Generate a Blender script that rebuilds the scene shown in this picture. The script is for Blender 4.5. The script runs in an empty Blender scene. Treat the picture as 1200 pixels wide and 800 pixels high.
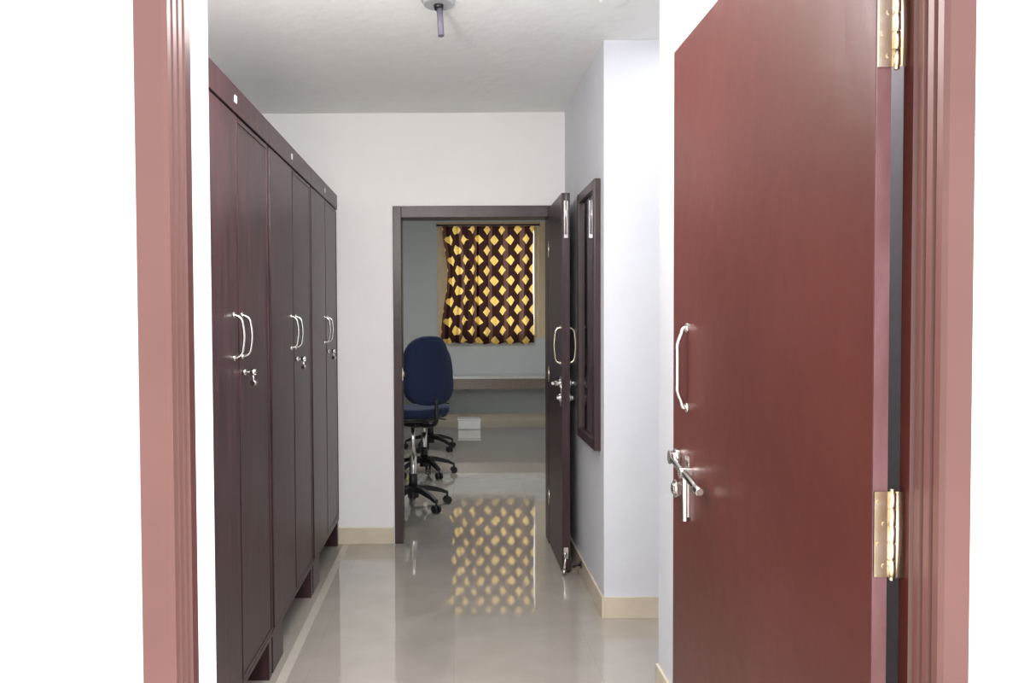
import bpy, bmesh, math, random
from mathutils import Vector, Matrix
random.seed(3)
S=bpy.context.scene
col=S.collection
try:
    S.view_settings.view_transform='Standard'
    S.view_settings.look='None'
except Exception as e: print(e)

# ---------------- materials ----------------
def mat(name, c, rough=.5, metal=0, spec=.5, coat=0, noise=None, bump=None, c2=None, stretch=(1,1,1)):
    m=bpy.data.materials.new(name); m.use_nodes=True
    nt=m.node_tree; b=nt.nodes['Principled BSDF']
    b.inputs['Base Color'].default_value=(*c,1)
    b.inputs['Roughness'].default_value=rough
    b.inputs['Metallic'].default_value=metal
    b.inputs['Specular IOR Level'].default_value=spec
    b.inputs['Coat Weight'].default_value=coat
    b.inputs['Coat Roughness'].default_value=.08
    tc=nt.nodes.new('ShaderNodeTexCoord'); mp=nt.nodes.new('ShaderNodeMapping')
    mp.inputs['Scale'].default_value=stretch
    nt.links.new(tc.outputs['Object'],mp.inputs['Vector'])
    if noise:
        n=nt.nodes.new('ShaderNodeTexNoise'); n.inputs['Scale'].default_value=noise; n.inputs['Detail'].default_value=6
        n.inputs['Roughness'].default_value=.6
        nt.links.new(mp.outputs[0],n.inputs['Vector'])
        r=nt.nodes.new('ShaderNodeValToRGB')
        r.color_ramp.elements[0].position=.35; r.color_ramp.elements[1].position=.65
        r.color_ramp.elements[0].color=(*c,1); r.color_ramp.elements[1].color=(*(c2 or c),1)
        nt.links.new(n.outputs['Fac'],r.inputs[0]); nt.links.new(r.outputs[0],b.inputs['Base Color'])
    if bump:
        n2=nt.nodes.new('ShaderNodeTexNoise'); n2.inputs['Scale'].default_value=bump[0]; n2.inputs['Detail'].default_value=5
        nt.links.new(mp.outputs[0],n2.inputs['Vector'])
        bp=nt.nodes.new('ShaderNodeBump'); bp.inputs['Strength'].default_value=bump[1]; bp.inputs['Distance'].default_value=.01
        nt.links.new(n2.outputs['Fac'],bp.inputs['Height']); nt.links.new(bp.outputs[0],b.inputs['Normal'])
    return m
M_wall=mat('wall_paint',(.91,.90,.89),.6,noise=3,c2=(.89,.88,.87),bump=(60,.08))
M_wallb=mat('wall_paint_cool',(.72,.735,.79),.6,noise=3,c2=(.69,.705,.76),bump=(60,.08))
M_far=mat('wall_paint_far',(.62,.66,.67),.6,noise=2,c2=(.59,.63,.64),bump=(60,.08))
M_ext=mat('exterior_paint',(.92,.92,.92),.7,bump=(80,.1))
M_ceil=mat('ceiling_plaster',(.94,.94,.925),.9,noise=10,c2=(.91,.91,.895),bump=(25,.25))
M_base=mat('skirting_tile',(.70,.61,.48),.25,noise=8,c2=(.64,.55,.43))
M_strip=mat('floor_border_tile',(.54,.50,.44),.12,noise=8,c2=(.50,.46,.40))
M_ward=mat('wardrobe_laminate',(.020,.007,.009),.36,noise=6,c2=(.062,.024,.030),stretch=(8,8,.7),bump=(30,.05))
M_wardd=mat('wardrobe_shadow_gap',(.02,.01,.012),.5)
M_dark=mat('dark_brown_paint',(.040,.020,.021),.35,noise=4,c2=(.058,.029,.030),stretch=(5,5,1))
M_door=mat('maroon_door_paint',(.070,.0155,.012),.36,spec=.4,noise=2.2,c2=(.090,.022,.0175),bump=(14,.12))
M_doore=mat('maroon_door_edge',(.20,.085,.09),.4,noise=20,c2=(.28,.14,.15),stretch=(1,1,.3))
M_frame=mat('maroon_frame_paint',(.140,.058,.051),.4,noise=3,c2=(.160,.070,.061))
M_chrome=mat('chrome',(.80,.78,.75),.18,metal=1)
M_brass=mat('worn_brass',(.72,.60,.40),.25,metal=1,noise=30,c2=(.85,.78,.66))
M_blk=mat('black_plastic',(.012,.012,.014),.35)
M_blue=mat('blue_fabric',(.004,.012,.050),.85,noise=150,c2=(.007,.018,.068),bump=(300,.3))
M_white=mat('white_plastic',(.8,.8,.8),.4)
M_count=mat('counter_granite',(.17,.13,.105),.2,noise=60,c2=(.24,.19,.155))
M_ctop=mat('counter_polished_top',(.62,.62,.61),.12,noise=40,c2=(.55,.55,.54))
M_tan=mat('tan_window_wood',(.75,.62,.42),.45,noise=5,c2=(.68,.54,.35),stretch=(4,4,1))
M_yel=mat('yellow_card',(.75,.6,.08),.6)
M_mirror=mat('mirror_glass',(.26,.26,.32),.06,metal=1)
M_ground=mat('concrete_ground',(.6,.58,.55),.8,noise=4,c2=(.52,.5,.48),bump=(40,.3))
M_lil=mat('grey_lilac_paint',(.15,.14,.19),.45)
M_can=mat('grey_canopy',(.42,.42,.43),.4)

# glossy tile floor
M_floor=bpy.data.materials.new('polished_floor_tile'); M_floor.use_nodes=True
nt=M_floor.node_tree; b=nt.nodes['Principled BSDF']
tc=nt.nodes.new('ShaderNodeTexCoord')
br=nt.nodes.new('ShaderNodeTexBrick'); br.offset=0
br.inputs['Color1'].default_value=(.48,.44,.39,1); br.inputs['Color2'].default_value=(.465,.425,.375,1)
br.inputs['Mortar'].default_value=(.39,.36,.32,1)
br.inputs['Scale'].default_value=1; br.inputs['Mortar Size'].default_value=.001
br.inputs['Brick Width'].default_value=.6; br.inputs['Row Height'].default_value=.6
nt.links.new(tc.outputs['Object'],br.inputs['Vector'])
n=nt.nodes.new('ShaderNodeTexNoise'); n.inputs['Scale'].default_value=5; n.inputs['Detail'].default_value=8
nt.links.new(tc.outputs['Object'],n.inputs['Vector'])
mx=nt.nodes.new('ShaderNodeMix'); mx.data_type='RGBA'; mx.blend_type='MULTIPLY'; mx.inputs[0].default_value=.25
nt.links.new(br.outputs['Color'],mx.inputs[6]); nt.links.new(n.outputs['Fac'],mx.inputs[7])
nt.links.new(mx.outputs[2],b.inputs['Base Color'])
b.inputs['Roughness'].default_value=.035; b.inputs['Specular IOR Level'].default_value=1.0
b.inputs['Coat Weight'].default_value=.7; b.inputs['Coat Roughness'].default_value=.02

# curtain
M_cur=bpy.data.materials.new('harlequin_curtain_fabric'); M_cur.use_nodes=True
nt=M_cur.node_tree; nt.nodes.clear()
out=nt.nodes.new('ShaderNodeOutputMaterial')
uv=nt.nodes.new('ShaderNodeUVMap'); sx=nt.nodes.new('ShaderNodeSeparateXYZ'); nt.links.new(uv.outputs[0],sx.inputs[0])
def mth(op,a,bb=None):
    k=nt.nodes.new('ShaderNodeMath'); k.operation=op
    for i,v in enumerate((a,bb)):
        if v is None: continue
        if isinstance(v,(int,float)): k.inputs[i].default_value=v
        else: nt.links.new(v,k.inputs[i])
    return k.outputs[0]
def tri(v,ph):
    return mth('ABSOLUTE',mth('SUBTRACT',mth('FRACT',mth('ADD',v,ph)),.5))
u,v=sx.outputs[0],sx.outputs[1]
d1=mth('ADD',tri(u,0),tri(v,0)); d2=mth('ADD',tri(u,.5),tri(v,.5))
dm=mth('MINIMUM',d1,d2)
yl=mth('LESS_THAN',dm,.255)
st=mth('LESS_THAN',tri(u,.25),.13)
cm=nt.nodes.new('ShaderNodeMix'); cm.data_type='RGBA'
cm.inputs[6].default_value=(.045,.020,.018,1); cm.inputs[7].default_value=(.15,.08,.06,1)
nt.links.new(st,cm.inputs[0])
cy=nt.nodes.new('ShaderNodeMix'); cy.data_type='RGBA'; cy.inputs[7].default_value=(.98,.69,.19,1)
nt.links.new(yl,cy.inputs[0]); nt.links.new(cm.outputs[2],cy.inputs[6])
df=nt.nodes.new('ShaderNodeBsdfDiffuse'); tr=nt.nodes.new('ShaderNodeBsdfTranslucent'); ms=nt.nodes.new('ShaderNodeMixShader')
ms.inputs[0].default_value=.62
nt.links.new(cy.outputs[2],df.inputs[0]); nt.links.new(cy.outputs[2],tr.inputs[0])
nt.links.new(df.outputs[0],ms.inputs[1]); nt.links.new(tr.outputs[0],ms.inputs[2]); nt.links.new(ms.outputs[0],out.inputs[0])

# ---------------- geometry helpers ----------------
def finish(name,bm,mats,parent=None,smooth=False,bevel=0,loc=None):
    me=bpy.data.meshes.new(name); bm.normal_update(); bm.to_mesh(me); bm.free()
    o=bpy.data.objects.new(name,me); col.objects.link(o)
    for m in (mats if isinstance(mats,(list,tuple)) else [mats]): me.materials.append(m)
    if smooth:
        for p in me.polygons: p.use_smooth=True
    if bevel:
        md=o.modifiers.new('bevel','BEVEL'); md.width=bevel; md.segments=2; md.limit_method='ANGLE'
    if parent: o.parent=parent
    if loc: o.location=loc
    return o
def addbox(bm,x0,x1,y0,y1,z0,z1,mi=0):
    vs=[bm.verts.new((x,y,z)) for z in (z0,z1) for y in (y0,y1) for x in (x0,x1)]
    for f in ((0,2,3,1),(4,5,7,6),(0,1,5,4),(2,6,7,3),(0,4,6,2),(1,3,7,5)):
        fc=bm.faces.new([vs[i] for i in f]); fc.material_index=mi
def boxes(name,lst,mats,parent=None,bevel=0):
    bm=bmesh.new()
    for b in lst: addbox(bm,*b)
    return finish(name,bm,mats,parent,bevel=bevel)
def addcyl(bm,p0,p1,r,r2=None,seg=20,mi=0):
    p0=Vector(p0);p1=Vector(p1); d=p1-p0; L=d.length
    q=d.to_track_quat('Z','Y').to_matrix().to_4x4()
    mtx=Matrix.Translation((p0+p1)/2)@q
    n0=len(bm.faces)
    bmesh.ops.create_cone(bm,cap_ends=True,segments=seg,radius1=r,radius2=r if r2 is None else r2,depth=L,matrix=mtx)
    bm.faces.ensure_lookup_table()
    for f in bm.faces[n0:]:
        f.material_index=mi
        if len(f.verts)==4: f.smooth=True
def cyls(name,lst,mats,parent=None,bevel=0):
    bm=bmesh.new()
    for c in lst: addcyl(bm,*c)
    return finish(name,bm,mats,parent,bevel=bevel)
def tube(name,pts,r,m,parent=None,cyclic=False,res=8):
    cu=bpy.data.curves.new(name,'CURVE'); cu.dimensions='3D'; cu.bevel_depth=r; cu.bevel_resolution=4; cu.use_fill_caps=True
    sp=cu.splines.new('BEZIER'); sp.bezier_points.add(len(pts)-1)
    for bp,p in zip(sp.bezier_points,pts):
        bp.co=p; bp.handle_left_type=bp.handle_right_type='AUTO'
    sp.use_cyclic_u=cyclic; sp.resolution_u=res
    cu.materials.append(m)
    o=bpy.data.objects.new(name,cu); col.objects.link(o)
    dg=bpy.context.evaluated_depsgraph_get(); me=bpy.data.meshes.new_from_object(o.evaluated_get(dg))
    bpy.data.objects.remove(o); o=bpy.data.objects.new(name,me); col.objects.link(o)
    for p in me.polygons: p.use_smooth=True
    if parent: o.parent=parent
    return o
def empty(name,loc=(0,0,0),rot=0):
    e=bpy.data.objects.new(name,None); e.empty_display_size=.1; col.objects.link(e); e.location=loc; e.rotation_euler=(0,0,rot); return e

# ---------------- dimensions (m) ----------------
HC=1.45; H=2.78; HF=3.1
YB=5.13
XR=.73; XL=-1.30; XW=-.74; XE=.80
FAR=11.4
k_=FAR/10.7
def KZ(z): return HC+(z-HC)*k_
# ---------------- shell ----------------
boxes('floor',[(-2.4,2.2,1.0,FAR+.2,-.1,0)],M_floor)
boxes('ground_outside',[(-8,8,-9,1.0,-.2,-.05)],M_ground)
boxes('ceiling',[(-1.45,1.85,1.02,YB+.15,H,H+.1)],M_ceil)
boxes('ceiling_far_room',[(-2.4,1.9,YB+.15,FAR+.2,HF,HF+.1)],M_ceil)
boxes('wall_front',[(-4,-.395,1.02,1.175,-.05,3.6),(.655,4,1.02,1.092,-.05,3.6),(XE,4,1.092,1.175,-.05,3.6),(-.395,.655,1.02,1.175,2.19,3.6),(.655,XE,1.092,1.175,2.19,3.6),
                    (-.395,-.356,1.095,1.175,0,2.19)],M_ext)
boxes('wall_left',[(XL-.15,XL,1.175,YB,0,H)],M_wall)
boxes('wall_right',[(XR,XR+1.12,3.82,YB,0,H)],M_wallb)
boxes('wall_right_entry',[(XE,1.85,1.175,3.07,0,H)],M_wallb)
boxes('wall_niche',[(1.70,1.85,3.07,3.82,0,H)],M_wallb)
boxes('wall_back',[(-2.4,-.38,YB,YB+.15,0,HF),(.675,1.9,YB,YB+.15,0,HF),(-.38,.675,YB,YB+.15,2.185,HF)],M_wall)
wx0,wx1,wz0,wz1=-.10*k_,1.16*k_,KZ(1.20),KZ(2.70)
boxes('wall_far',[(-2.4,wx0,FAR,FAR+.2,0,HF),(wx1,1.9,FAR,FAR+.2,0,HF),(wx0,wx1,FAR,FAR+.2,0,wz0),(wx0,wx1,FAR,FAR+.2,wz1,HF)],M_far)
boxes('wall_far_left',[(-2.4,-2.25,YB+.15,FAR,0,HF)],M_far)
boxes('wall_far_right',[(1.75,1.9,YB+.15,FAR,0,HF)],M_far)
boxes('baseboard_back',[(XL,-.385,YB-.012,YB,0,.105)],M_base,bevel=.002)
boxes('baseboard_right',[(XR-.012,XR,3.808,YB-.012,0,.105),(XR,1.7,3.808,3.82,0,.105)],M_base,bevel=.002)
boxes('baseboard_left',[(XL,XL+.012,1.175,YB-.012,0,.105)],M_base,bevel=.002)
boxes('baseboard_far',[(-2.25,1.75,FAR-.012,FAR,0,.105)],M_base,bevel=.002)
boxes('baseboard_entry',[(XE-.012,XE,1.20,3.07,0,.105)],M_base,bevel=.002)
boxes('trim_floor_strip',[(-.715,-.675,1.2,YB-.012,0,.002)],M_strip)

# ---------------- outer door frame (moulded) ----------------
YJ=1.092
def jamb_profile(sign,xin,xout):
    pts=[(xout,1.02),(xout,1.0),(xin+sign*.006,1.0)]
    y=1.004; x=xin
    for i in range(3):
        pts+=[(x,y),(x,y+.012),(x+sign*.008,y+.015),(x+sign*.008,y+.018)]
        y+=.021
    pts+=[(x,y+.002),(x,YJ),(xout,YJ)]
    return pts
def extrude_profile(name,pts,z0,z1,mats,parent=None):
    bm=bmesh.new()
    a=[bm.verts.new((p[0],p[1],z0)) for p in pts]; c=[bm.verts.new((p[0],p[1],z1)) for p in pts]
    n=len(pts)
    bm.faces.new(a); bm.faces.new(c[::-1])
    for i in range(n):
        f=bm.faces.new((a[i],c[i],c[(i+1)%n],a[(i+1)%n]))
        if (pts[i][1]+pts[(i+1)%n][1])/2>1.07: f.material_index=1
    bmesh.ops.recalc_face_normals(bm,faces=bm.faces)
    return finish(name,bm,mats,parent)
dfm=empty('door_frame',(0,0,0))
extrude_profile('jamb_left',jamb_profile(-1,-.355,-.396),0,2.19,[M_frame,M_door],dfm)
extrude_profile('jamb_right',jamb_profile(1,.618,.656),0,2.19,[M_frame,M_door],dfm)
boxes('head',[(-.396,.656,1.0,YJ,2.15,2.19)],M_frame,dfm,bevel=.003)

# ---------------- outer door ----------------
D0,D1,DX0,DX1,DT=1.085,2.07,.577,.598,2.138
dr=empty('door_1')
boxes('leaf',[(DX0,DX1,D0+.0015,D1,.012,DT)],M_door,dr,bevel=.0015)
boxes('leaf_edge',[(DX0+.0008,DX1-.0008,D0,D0+.0013,.012,DT)],M_doore,dr)
def hinge(zc,par,nm):
    h=.118
    z0,z1=zc-h/2,zc+h/2
    l=[(DX0+.001,DX1+.001,D0-.003,D0-.0005,z0,z1,0)]
    bm=bmesh.new()
    for b in l: addbox(bm,*b)
    k=5
    for i in range(k):
        a=z0+i*h/k; addcyl(bm,(DX1+.004,D0-.004,a+.0008),(DX1+.004,D0-.004,a+h/k-.0008),.0048)
    addcyl(bm,(DX1+.004,D0-.004,z0-.004),(DX1+.004,D0-.004,z1+.004),.0035)
    addbox(bm,DX1+.006,.6178,D0-.006,D0-.004,z0,z1)
    for i,zz in enumerate((z0+.015,z0+.045,z1-.045,z1-.015)):
        xx=DX0+.007 if i%2 else DX0+.015
        addcyl(bm,(xx,D0-.0045,zz),(xx,D0-.0025,zz),.0035)
    finish(nm,bm,M_brass,par)
hinge(1.153,dr,'hinge_lower'); hinge(1.848,dr,'hinge_upper'); hinge(.3,dr,'hinge_bottom')
def pull(name,x,y,z0,z1,sgn,par,prot=.035,r=.0055,mt=M_chrome):
    pts=[(x,y,z0),(x+sgn*prot*.75,y,z0+.012),(x+sgn*prot,y,z0+.035),(x+sgn*prot,y,z1-.035),(x+sgn*prot*.75,y,z1-.012),(x,y,z1)]
    o=tube(name,pts,r,mt,par)
    cyls(name+'_roses',[((x,y,z0),(x+sgn*.004,y,z0),r*2.0),((x,y,z1),(x+sgn*.004,y,z1),r*2.0)],mt,par)
    return o
def pull_bent(name,x,y,z0,z1,sgn,par,prot=.03,r=.0055,mt=M_chrome):
    s=sgn
    pts=[(x,y,z0),(x+s*prot*.45,y,z0+.004),(x+s*prot*.6,y,z0+.014),(x+s*prot,y,z0+.042),(x+s*prot,y,z0+.06),(x+s*prot,y,z1-.06),(x+s*prot,y,z1-.042),(x+s*prot*.6,y,z1-.014),(x+s*prot*.45,y,z1-.004),(x,y,z1)]
    tube(name,pts,r,mt,par)
    cyls(name+'_roses',[((x,y,z0),(x+s*.004,y,z0),r*2.0),((x,y,z1),(x+s*.004,y,z1),r*2.0)],mt,par)
pull_bent('pull_handle',DX0,1.945,1.232,1.428,-1,dr,prot=.024,r=.006)
# lock set
bm=bmesh.new()
yk=1.98
addbox(bm,DX0-.003,DX0,yk-.055,yk-.025,.965,1.115)
addcyl(bm,(DX0,yk+.035,1.098),(DX0-.012,yk+.035,1.098),.022,seg=28)
addcyl(bm,(DX0-.012,yk+.035,1.098),(DX0-.026,yk+.035,1.098),.014,.018,seg=28)
addcyl(bm,(DX0,yk+.035,1.018),(DX0-.012,yk+.035,1.018),.023,seg=28)
addcyl(bm,(DX0-.012,yk+.035,1.018),(DX0-.018,yk+.035,1.018),.014,seg=28)
addcyl(bm,(DX0,yk-.07,1.078),(DX0-.030,yk-.07,1.078),.014,seg=24)
addcyl(bm,(DX0-.020,yk+.02,1.095),(DX0-.022,yk-.18,1.064),.008,.009)
addcyl(bm,(DX0-.022,yk-.18,1.064),(DX0-.022,yk-.205,1.060),.012,.009)
addcyl(bm,(DX0-.008,yk-.045,1.075),(DX0-.008,yk-.045,.955),.0085)
finish('lock_set',bm,M_chrome,dr,bevel=.0008)
boxes('keyhole',[(DX0-.0188,DX0-.0182,yk+.0335,yk+.0365,1.011,1.025)],M_blk,dr)

# ---------------- wardrobes ----------------
ws=[2.275,3.227,4.178,5.127]
for i in range(3):
    a,b_=ws[i],ws[i+1]-.002
    w=empty('wardrobe')
    z0,zt=.18,2.255
    boxes('carcass',[(XL+.02,XW-.022,a,b_,z0,zt-.002)],M_wardd,w)
    boxes('sides',[(XL+.02,XW-.006,a,a+.02,z0,zt-.01),(XL+.02,XW-.006,b_-.02,b_,z0,zt-.01),(XL+.02,XW-.002,a,b_,z0-.02,z0)],M_ward,w,bevel=.0015)
    boxes('top_rail',[(XW-.03,XW+.004,a,b_,zt-.092,zt),(XL+.02,XW-.03,a,b_,zt-.02,zt)],M_ward,w,bevel=.002)
    mid=(a+b_)/2-.005
    zb,ztp=z0+.004,zt-.098
    boxes('door_near',[(XW-.02,XW,a+.022,mid-.002,zb,ztp)],M_ward,w,bevel=.002)
    boxes('door_far',[(XW-.02,XW-.001,mid+.002,b_-.022,zb,ztp)],M_ward,w,bevel=.002)
    t=.010
    for nm,y0,y1 in (('edge_lip',mid+.006,b_-.030),):
        boxes(nm,[(XW-.001,XW+.002,y0,y0+t,zb+.01,ztp-.01),(XW-.001,XW+.002,y1-t,y1,zb+.01,ztp-.01),
                  (XW-.001,XW+.002,y0+t,y1-t,ztp-.01-t,ztp-.01),(XW-.001,XW+.002,y0+t,y1-t,zb+.01,zb+.01+t)],M_ward,w)
    legs=[(XW-.11,XW-.005,a+.005,a+.20,0,z0-.02),(XL+.05,XL+.15,a+.005,a+.20,0,z0-.02)]
    legs+=[(XL+.05,XL+.15,b_-.06,b_-.016,0,z0-.02),(XW-.11,XW-.005,b_-.06,b_-.016,0,z0-.02)]
    boxes('legs',legs,M_ward,w,bevel=.002)
    boxes('label',[(XW+.004,XW+.006,mid-.025,mid+.0,zt-.06,zt-.035)],M_white,w)
    pull('handle_near',XW,mid-.06,1.325,1.472,1,w,prot=.032,r=.005)
    pull('handle_far',XW,mid+.045,1.325,1.472,1,w,prot=.032,r=.005)
    ky=mid+.06
    bm=bmesh.new()
    addcyl(bm,(XW-.001,ky,1.270),(XW+.010,ky,1.270),.011,seg=24)
    addcyl(bm,(XW+.010,ky,1.270),(XW+.026,ky,1.270),.003)
    addcyl(bm,(XW+.026,ky-.002,1.270),(XW+.046,ky-.002,1.270),.011,seg=20)
    addcyl(bm,(XW+.036,ky-.004,1.262),(XW+.037,ky-.003,1.225),.0025)
    addcyl(bm,(XW+.034,ky-.012,1.232),(XW+.040,ky+.006,1.232),.010,seg=20)
    finish('lock_and_keys',bm,M_chrome,w)

# ---------------- inner door frame & door ----------------
fi=empty('door_frame')
boxes('frame',[(-.379,-.325,YB-.012,YB+.162,0,2.184),(.62,.674,YB-.012,YB+.162,0,2.184),(-.325,.62,YB-.012,YB+.162,2.11,2.184)],M_dark,fi,bevel=.003)
boxes('strike_plate',[(-.3255,-.322,YB+.02,YB+.05,1.06,1.14)],M_brass,fi)
cyls('strike_knob',[((-.325,YB+.035,1.10),(-.312,YB+.035,1.10),.014)],M_brass,fi)
d2=empty('door_2')
ix0,ix1,iy0,iy1=.622,.668,4.50,YB-.016
boxes('leaf',[(ix0,ix1,iy0,iy1,.015,2.165)],M_dark,d2,bevel=.002)
boxes('leaf_edge',[(ix0+.002,ix1-.002,iy0-.001,iy0,.02,2.16)],M_ward,d2)
pull('pull_handle_inner',ix0,iy0+.045,1.20,1.405,-1,d2,prot=.032,r=.006,mt=M_brass)
pull('pull_handle_outer',ix1,iy0+.045,1.20,1.405,1,d2,prot=.032,r=.006,mt=M_brass)
bm=bmesh.new()
for sgn,xx in ((-1,ix0),(1,ix1)):
    for zz in (1.085,1.0):
        addcyl(bm,(xx,iy0+.045,zz),(xx+sgn*.012,iy0+.045,zz),.022,seg=24)
    addcyl(bm,(xx+sgn*.012,iy0+.045,1.085),(xx+sgn*.035,iy0+.045,1.085),.013)
    addcyl(bm,(xx+sgn*.012,iy0+.045,1.0),(xx+sgn*.025,iy0+.045,1.0),.013)
    addbox(bm,min(xx,xx+sgn*.004),max(xx,xx+sgn*.004),iy0+.02,iy0+.07,.955,1.125)
addcyl(bm,(ix0-.03,iy0+.05,1.085),(ix0-.055,iy0-.02,1.09),.009)
finish('lock_set',bm,M_chrome,d2)
bm=bmesh.new()
addbox(bm,ix0+.012,ix0+.034,iy0-.005,iy0-.001,1.91,2.12)
addcyl(bm,(ix0+.023,iy0-.011,1.93),(ix0+.023,iy0-.011,2.16),.006)
finish('tower_bolt',bm,M_chrome,d2)
bm=bmesh.new()
addbox(bm,ix0+.008,ix0+.034,iy0-.005,iy0-.001,.085,.15)
addcyl(bm,(ix0+.02,iy0-.008,.12),(ix0+.005,iy0-.045,.035),.007)
addcyl(bm,(ix0+.005,iy0-.045,.035),(ix0+.003,iy0-.05,.018),.012)
finish('kick_stop',bm,M_chrome,d2)
bm=bmesh.new()
for zz in (.3,1.1,1.9): addcyl(bm,(ix0+.0,YB-.02,zz-.05),(ix0+.0,YB-.02,zz+.05),.006)
finish('hinges',bm,M_brass,d2)
bm=bmesh.new()
addcyl(bm,(XR-.012,4.42,.075),(XR-.055,4.42,.075),.008)
addcyl(bm,(XR-.012,4.42,.075),(XR-.018,4.42,.075),.020)
addcyl(bm,(XR-.045,4.42,.075),(XR-.065,4.42,.075),.016)
finish('door_stop',bm,M_blk)

# ---------------- framed wall mirror ----------------
mr=empty('wall_mirror')
my0,my1,mz0,mz1=3.90,4.44,.80,2.14
t=.05
boxes('frame',[(XR-.032,XR,my0,my0+t,mz0,mz1),(XR-.032,XR,my1-t,my1,mz0,mz1),(XR-.032,XR,my0+t,my1-t,mz0,mz0+t),(XR-.032,XR,my0+t,my1-t,mz1-t,mz1)],M_dark,mr,bevel=.004)
boxes('glass',[(XR-.014,XR-.001,my0+t,my1-t,mz0+t,mz1-t)],M_mirror,mr)

# ---------------- far room ----------------
ct=empty('wall_counter')
cz=.675
boxes('slab',[(-1.75,1.75,FAR-.58,FAR,cz-.03,cz)],M_ctop,ct,bevel=.003)
boxes('apron',[(-1.75,1.75,FAR-.57,FAR-.53,cz-.17,cz-.03)],M_count,ct)
boxes('brackets',[(x,x+.04,FAR-.53,FAR,cz-.17,cz-.03) for x in (-1.4,-.5,.4,1.3)],M_count,ct)
bx=empty('storage_box',(.22,10.6,0))
boxes('body',[(-.15,.15,-.12,.12,0,.12)],M_white,bx,bevel=.012)
boxes('lid',[(-.155,.155,-.125,.125,.12,.14)],M_white,bx,bevel=.006)
yf=empty('box_file',(-.64,FAR-.3,cz))
boxes('cover',[(-.11,.11,-.05,.05,0,.30)],M_yel,yf,bevel=.004)
cyls('finger_ring',[((0,-.05,.07),(0,-.054,.07),.016)],M_chrome,yf)
boxes('spine_label',[(-.09,-.03,-.053,-.05,.12,.22)],M_white,yf)
dk=empty('work_desk')
boxes('top',[(-2.22,-1.0,5.6,10.0,.73,.76)],M_count,dk,bevel=.003)
boxes('panels',[(-2.2,-1.1,y,y+.03,0,.73) for y in (5.62,7.0,8.4,9.95)],M_count,dk)

# window
wn=empty('window_1')
f=.05
boxes('frame',[(wx0,wx0+f,FAR+.04,FAR+.10,wz0,wz1),(wx1-f,wx1,FAR+.04,FAR+.10,wz0,wz1),(wx0+f,wx1-f,FAR+.04,FAR+.10,wz0,wz0+f),(wx0+f,wx1-f,FAR+.04,FAR+.10,wz1-f,wz1),
   (.53,.58,FAR+.04,FAR+.10,wz0+f,wz1-f)],M_tan,wn)
boxes('architrave',[(-.20*k_,wx0,FAR-.015,FAR+.001,wz0,KZ(2.76)),(wx1,1.30*k_,FAR-.015,FAR+.001,wz0,KZ(2.76)),(wx0,wx1,FAR-.015,FAR+.001,wz1,KZ(2.76))],M_tan,wn,bevel=.003)
cyls('grille_bars',[((wx0,FAR+.13,z),(wx1,FAR+.13,z),.006) for z in (1.45,1.7,1.95,2.2,2.45)],M_white,wn)
# curtain
cn=empty('curtain')
def curtain(name,x0,x1,z0,z1,per,amp,pinch,ph,u0,yo=0,dist=.03):
    bm=bmesh.new(); uvl=bm.loops.layers.uv.new('UVMap')
    nx,nz=160,60; g=[]
    for j in range(nz+1):
        tz=j/nz; row=[]
        for i in range(nx+1):
            tx=i/nx
            z=z1+(z0-z1)*tz
            sh=pinch(tz)
            xx=(x0+sh)+(x1-x0-sh)*tx + .006*math.sin(9*tx+5*tz)
            s=(x1-x0)*tx
            a=amp*(.55+.6*tz)
            yy=FAR-.085+yo - a*math.sin(2*math.pi*s/per+ph+.5*math.sin(3*tz)) - .25*a*math.sin(2*math.pi*s/per*2.3+1)
            zz=z + .012*tz*math.sin(2*math.pi*s/per+ph)
            row.append((bm.verts.new((xx,yy,zz)),(tx*(x1-x0)*1.06/.235+u0+dist*math.sin(2*math.pi*s/per+ph),(z-1)/.29+.04*math.sin(4*tx+2*tz))))
        g.append(row)
    for j in range(nz):
        for i in range(nx):
            q=[g[j][i],g[j][i+1],g[j+1][i+1],g[j+1][i]]
            fc=bm.faces.new([k[0] for k in q]); fc.smooth=True
            for lp,k in zip(fc.loops,q): lp[uvl].uv=k[1]
    return finish(name,bm,M_cur,cn,smooth=True)
curtain('panel_left',-.13*k_,.36*k_,KZ(1.145),KZ(2.70),.15,.032,lambda t:.07*math.sin(math.pi*min(1,t/.85))**2-.05*max(0,t-.8)*5*.5,0.4,.1,-.01,.09)
curtain('panel_right',.33*k_,1.09*k_,KZ(1.135),KZ(2.70),.19,.022,lambda t:0,1.0,.35,.01,.04)
rz=KZ(2.715); ra,rb=-.19*k_,1.16*k_
cyls('rod',[((ra,FAR-.085,rz),(rb,FAR-.085,rz),.011),((ra-.015,FAR-.085,rz),(ra,FAR-.085,rz),.02),((rb,FAR-.085,rz),(rb+.015,FAR-.085,rz),.02),
   ((ra+.03,FAR-.085,rz),(ra+.03,FAR-.012,rz),.008),((rb-.03,FAR-.085,rz),(rb-.03,FAR-.012,rz),.008)],M_blk,cn)

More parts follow.
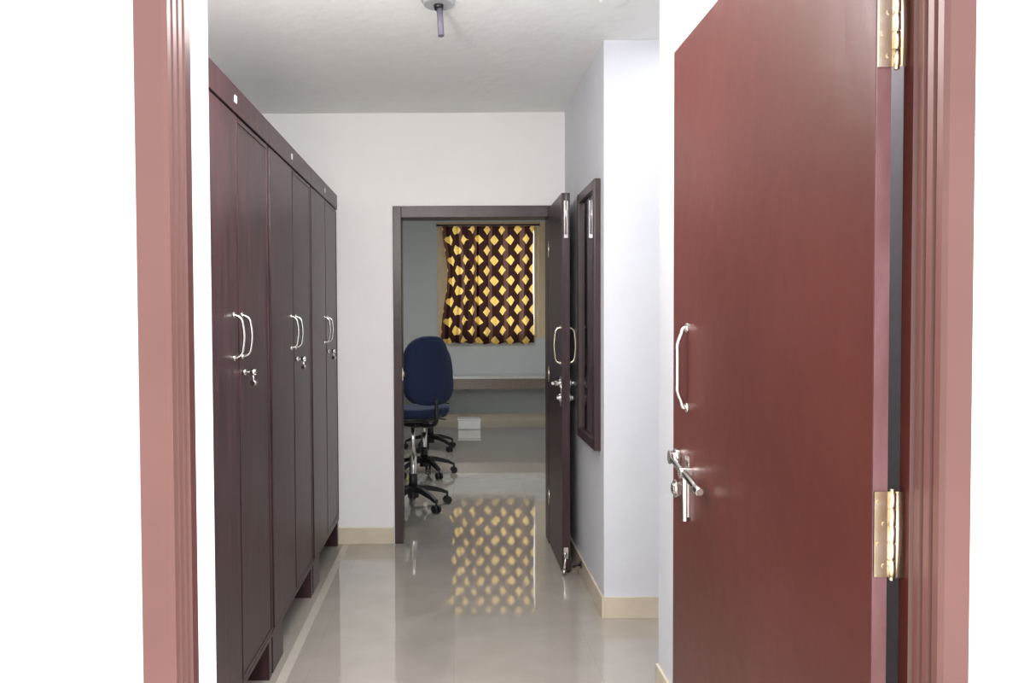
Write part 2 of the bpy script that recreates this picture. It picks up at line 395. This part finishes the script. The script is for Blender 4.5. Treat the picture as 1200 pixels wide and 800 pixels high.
# ---------------- office chairs ----------------
def superell(r,e1=.5,e2=.5,nu=40,nv=20):
    def sp(v,e): return math.copysign(abs(v)**e,v)
    g=[]
    for j in range(nv+1):
        ph=-math.pi/2+math.pi*j/nv; row=[]
        for i in range(nu):
            th=2*math.pi*i/nu
            row.append((sp(math.cos(ph),e1)*sp(math.cos(th),e2)*r[0],sp(math.cos(ph),e1)*sp(math.sin(th),e2)*r[1],sp(math.sin(ph),e1)*r[2]))
        g.append(row)
    return g
def pad(name,kind,par,loc,size,m,bend=.0,taper=0,e2=.6):
    bm=bmesh.new(); g=superell(size,.45,e2)
    vv=[]
    for row in g:
        r=[]
        for a,b2,t in row:
            if kind=='seat':
                p=Vector((a,b2,t+bend*(a/size[0])**2+ bend*.6*(b2/size[1])**4))
                if b2>0: p.z-=.02*(b2/size[1])**3
            else:
                k=1+taper*(b2/size[1])
                p=Vector((a*k,t+bend*((a/size[0])**2)+.02*math.sin(b2/size[1]*2.2),b2))
            r.append(bm.verts.new(p+Vector(loc)))
        vv.append(r)
    n=len(vv[0])
    for j in range(len(vv)-1):
        for i in range(n):
            bm.faces.new((vv[j][i],vv[j][(i+1)%n],vv[j+1][(i+1)%n],vv[j+1][i]))
    bmesh.ops.remove_doubles(bm,verts=bm.verts,dist=.0003)
    bmesh.ops.recalc_face_normals(bm,faces=bm.faces)
    return finish(name,bm,m,par,smooth=True)
def office_chair(x,y,rot,base_rot=0,seat_z=.72):
    """local +Y is facing direction"""
    c=empty('office_chair',(x,y,0),rot)
    pad('seat','seat',c,(0,.02,seat_z),(.235,.23,.045),M_blue,bend=.018,e2=.7)
    pad('seat_shell','seat',c,(0,.02,seat_z-.045),(.215,.21,.022),M_blk,bend=.012,e2=.7)
    pad('backrest','back',c,(0,-.235,seat_z+.335),(.225,.262,.042),M_blue,bend=.05,taper=-.10,e2=.72)
    pad('backrest_shell','back',c,(0,-.262,seat_z+.33),(.20,.24,.025),M_blue,bend=.05,taper=-.10,e2=.72)
    pts=[(0,-.02,seat_z-.085),(0,-.20,seat_z-.085),(0,-.285,seat_z-.05),(0,-.295,seat_z+.05),(0,-.275,seat_z+.20)]
    tube('back_bracket',pts,.016,M_blk,c)
    boxes('mechanism',[(-.075,.075,-.12,.12,seat_z-.105,seat_z-.06)],M_blk,c,bevel=.012)
    tube('tilt_lever',[(.06,.03,seat_z-.085),(.15,.04,seat_z-.085),(.22,.045,seat_z-.095)],.006,M_blk,c)
    cyls('gas_column',[((0,0,.36),(0,0,seat_z-.10),.016),((0,0,.13),(0,0,.40),.028)],[M_chrome],c)
    cyls('column_cover',[((0,0,.15),(0,0,.26),.036,.032)],M_blk,c)
    bm=bmesh.new()
    addcyl(bm,(0,0,.075),(0,0,.16),.045,.035,24)
    for k in range(5):
        a=base_rot+k*2*math.pi/5; ca,sa=math.cos(a),math.sin(a)
        prev=None
        secs=[(.02,.145,.030,.024),(.12,.14,.026,.020),(.22,.115,.022,.016),(.285,.088,.020,.012)]
        for (r_,z,w_,h_) in secs:
            ring=[bm.verts.new((r_*ca-s*w_*sa,r_*sa+s*w_*ca,z+t)) for s,t in ((-1,-h_),(1,-h_),(.7,h_),(-.7,h_))]
            if prev:
                for q in range(4): bm.faces.new((prev[q],prev[(q+1)%4],ring[(q+1)%4],ring[q]))
            else: bm.faces.new(ring[::-1])
            prev=ring
        bm.faces.new(prev)
        cx,cy=.285*ca,.285*sa
        addcyl(bm,(cx,cy,.05),(cx,cy,.09),.008)
        for s in (-1,1):
            addcyl(bm,(cx-s*.008*sa,cy+s*.008*ca,.030),(cx-s*.028*sa,cy+s*.028*ca,.030),.030,seg=20)
        addcyl(bm,(cx-.026*sa,cy+.026*ca,.03),(cx+.026*sa,cy-.026*ca,.03),.008)
    bmesh.ops.recalc_face_normals(bm,faces=bm.faces)
    finish('star_base',bm,M_blk,c,bevel=.002)
    return c
office_chair(-.31,6.15,math.radians(40),base_rot=math.radians(-90),seat_z=.735)
office_chair(-.27,7.45,math.radians(12),base_rot=math.radians(-72),seat_z=.60)
office_chair(-.25,8.9,math.radians(8),base_rot=math.radians(-50),seat_z=.60)

# ---------------- ceiling things ----------------
cf=empty('ceiling_fan_mount')
cyls('canopy',[((-.05,3.345,H),(-.05,3.345,H-.018),.072,.06,32)],M_can,cf)
cyls('downrod',[((-.046,3.345,H-.018),(-.040,3.33,H-.15),.013)],M_lil,cf)
cyls('rod_collar',[((-.05,3.345,H-.018),(-.0485,3.342,H-.035),.022,.018)],M_blk,cf)
cyls('ceiling_rose',[((.68,3.345,H),(.68,3.345,H-.010),.06,.05,32)],M_ceil)

# ---------------- lights / world ----------------
w=bpy.data.worlds.new('overcast_sky'); S.world=w; w.use_nodes=True
bg=w.node_tree.nodes['Background']; bg.inputs[0].default_value=(.96,.98,1,1); bg.inputs[1].default_value=2.2
def light(kind,name,loc,size,power,colr,rot=(0,0,0),sy=None):
    l=bpy.data.lights.new(name,kind); l.energy=power; l.color=colr
    if kind=='AREA':
        l.size=size
        if sy: l.shape='RECTANGLE'; l.size_y=sy
    elif kind=='POINT': l.shadow_soft_size=size
    else: l.angle=size
    o=bpy.data.objects.new(name,l); col.objects.link(o); o.location=loc; o.rotation_euler=rot; return o
light('POINT','hall_fill',(-.35,1.95,2.25),.12,68,(1,.975,.945))  # added unseen point light to brighten the hall and its ceiling
light('AREA','niche_fill',(1.2,3.4,H-.03),.5,3,(.95,.97,1))  # made-up area light that brightens the niche, no fixture there
light('AREA','hall_top_fill',(.2,2.35,H-.03),.5,12,(1,.97,.95),sy=.7)  # fill added below the hall ceiling, also reaching behind the door
light('AREA','door_gap_fill',(.70,1.6,H-.03),.14,7,(.97,.98,1))  # invented source to lighten the gap behind the open door
light('AREA','far_room_fill',(0,7.6,HF-.03),1.0,58,(.99,.98,.97))  # added out-of-view fill that lifts the far room walls
sun=light('SUN','sun',(0,-3,6),math.radians(2),5.5,(1,.97,.93))
d=Vector((-.35,.42,-1.0)); sun.rotation_euler=d.to_track_quat('-Z','Y').to_euler()

# ---------------- camera ----------------
cam=bpy.data.cameras.new('camera'); co=bpy.data.objects.new('camera',cam); col.objects.link(co)
cam.sensor_width=36; cam.lens=36*930/1200; cam.shift_x=70/1200
cam.clip_start=.02
co.matrix_world=Matrix.Translation((0,0,HC))@Matrix.Rotation(math.radians(90-1.54),4,'X')@Matrix.Rotation(math.radians(-.3),4,'Z')
S.camera=co
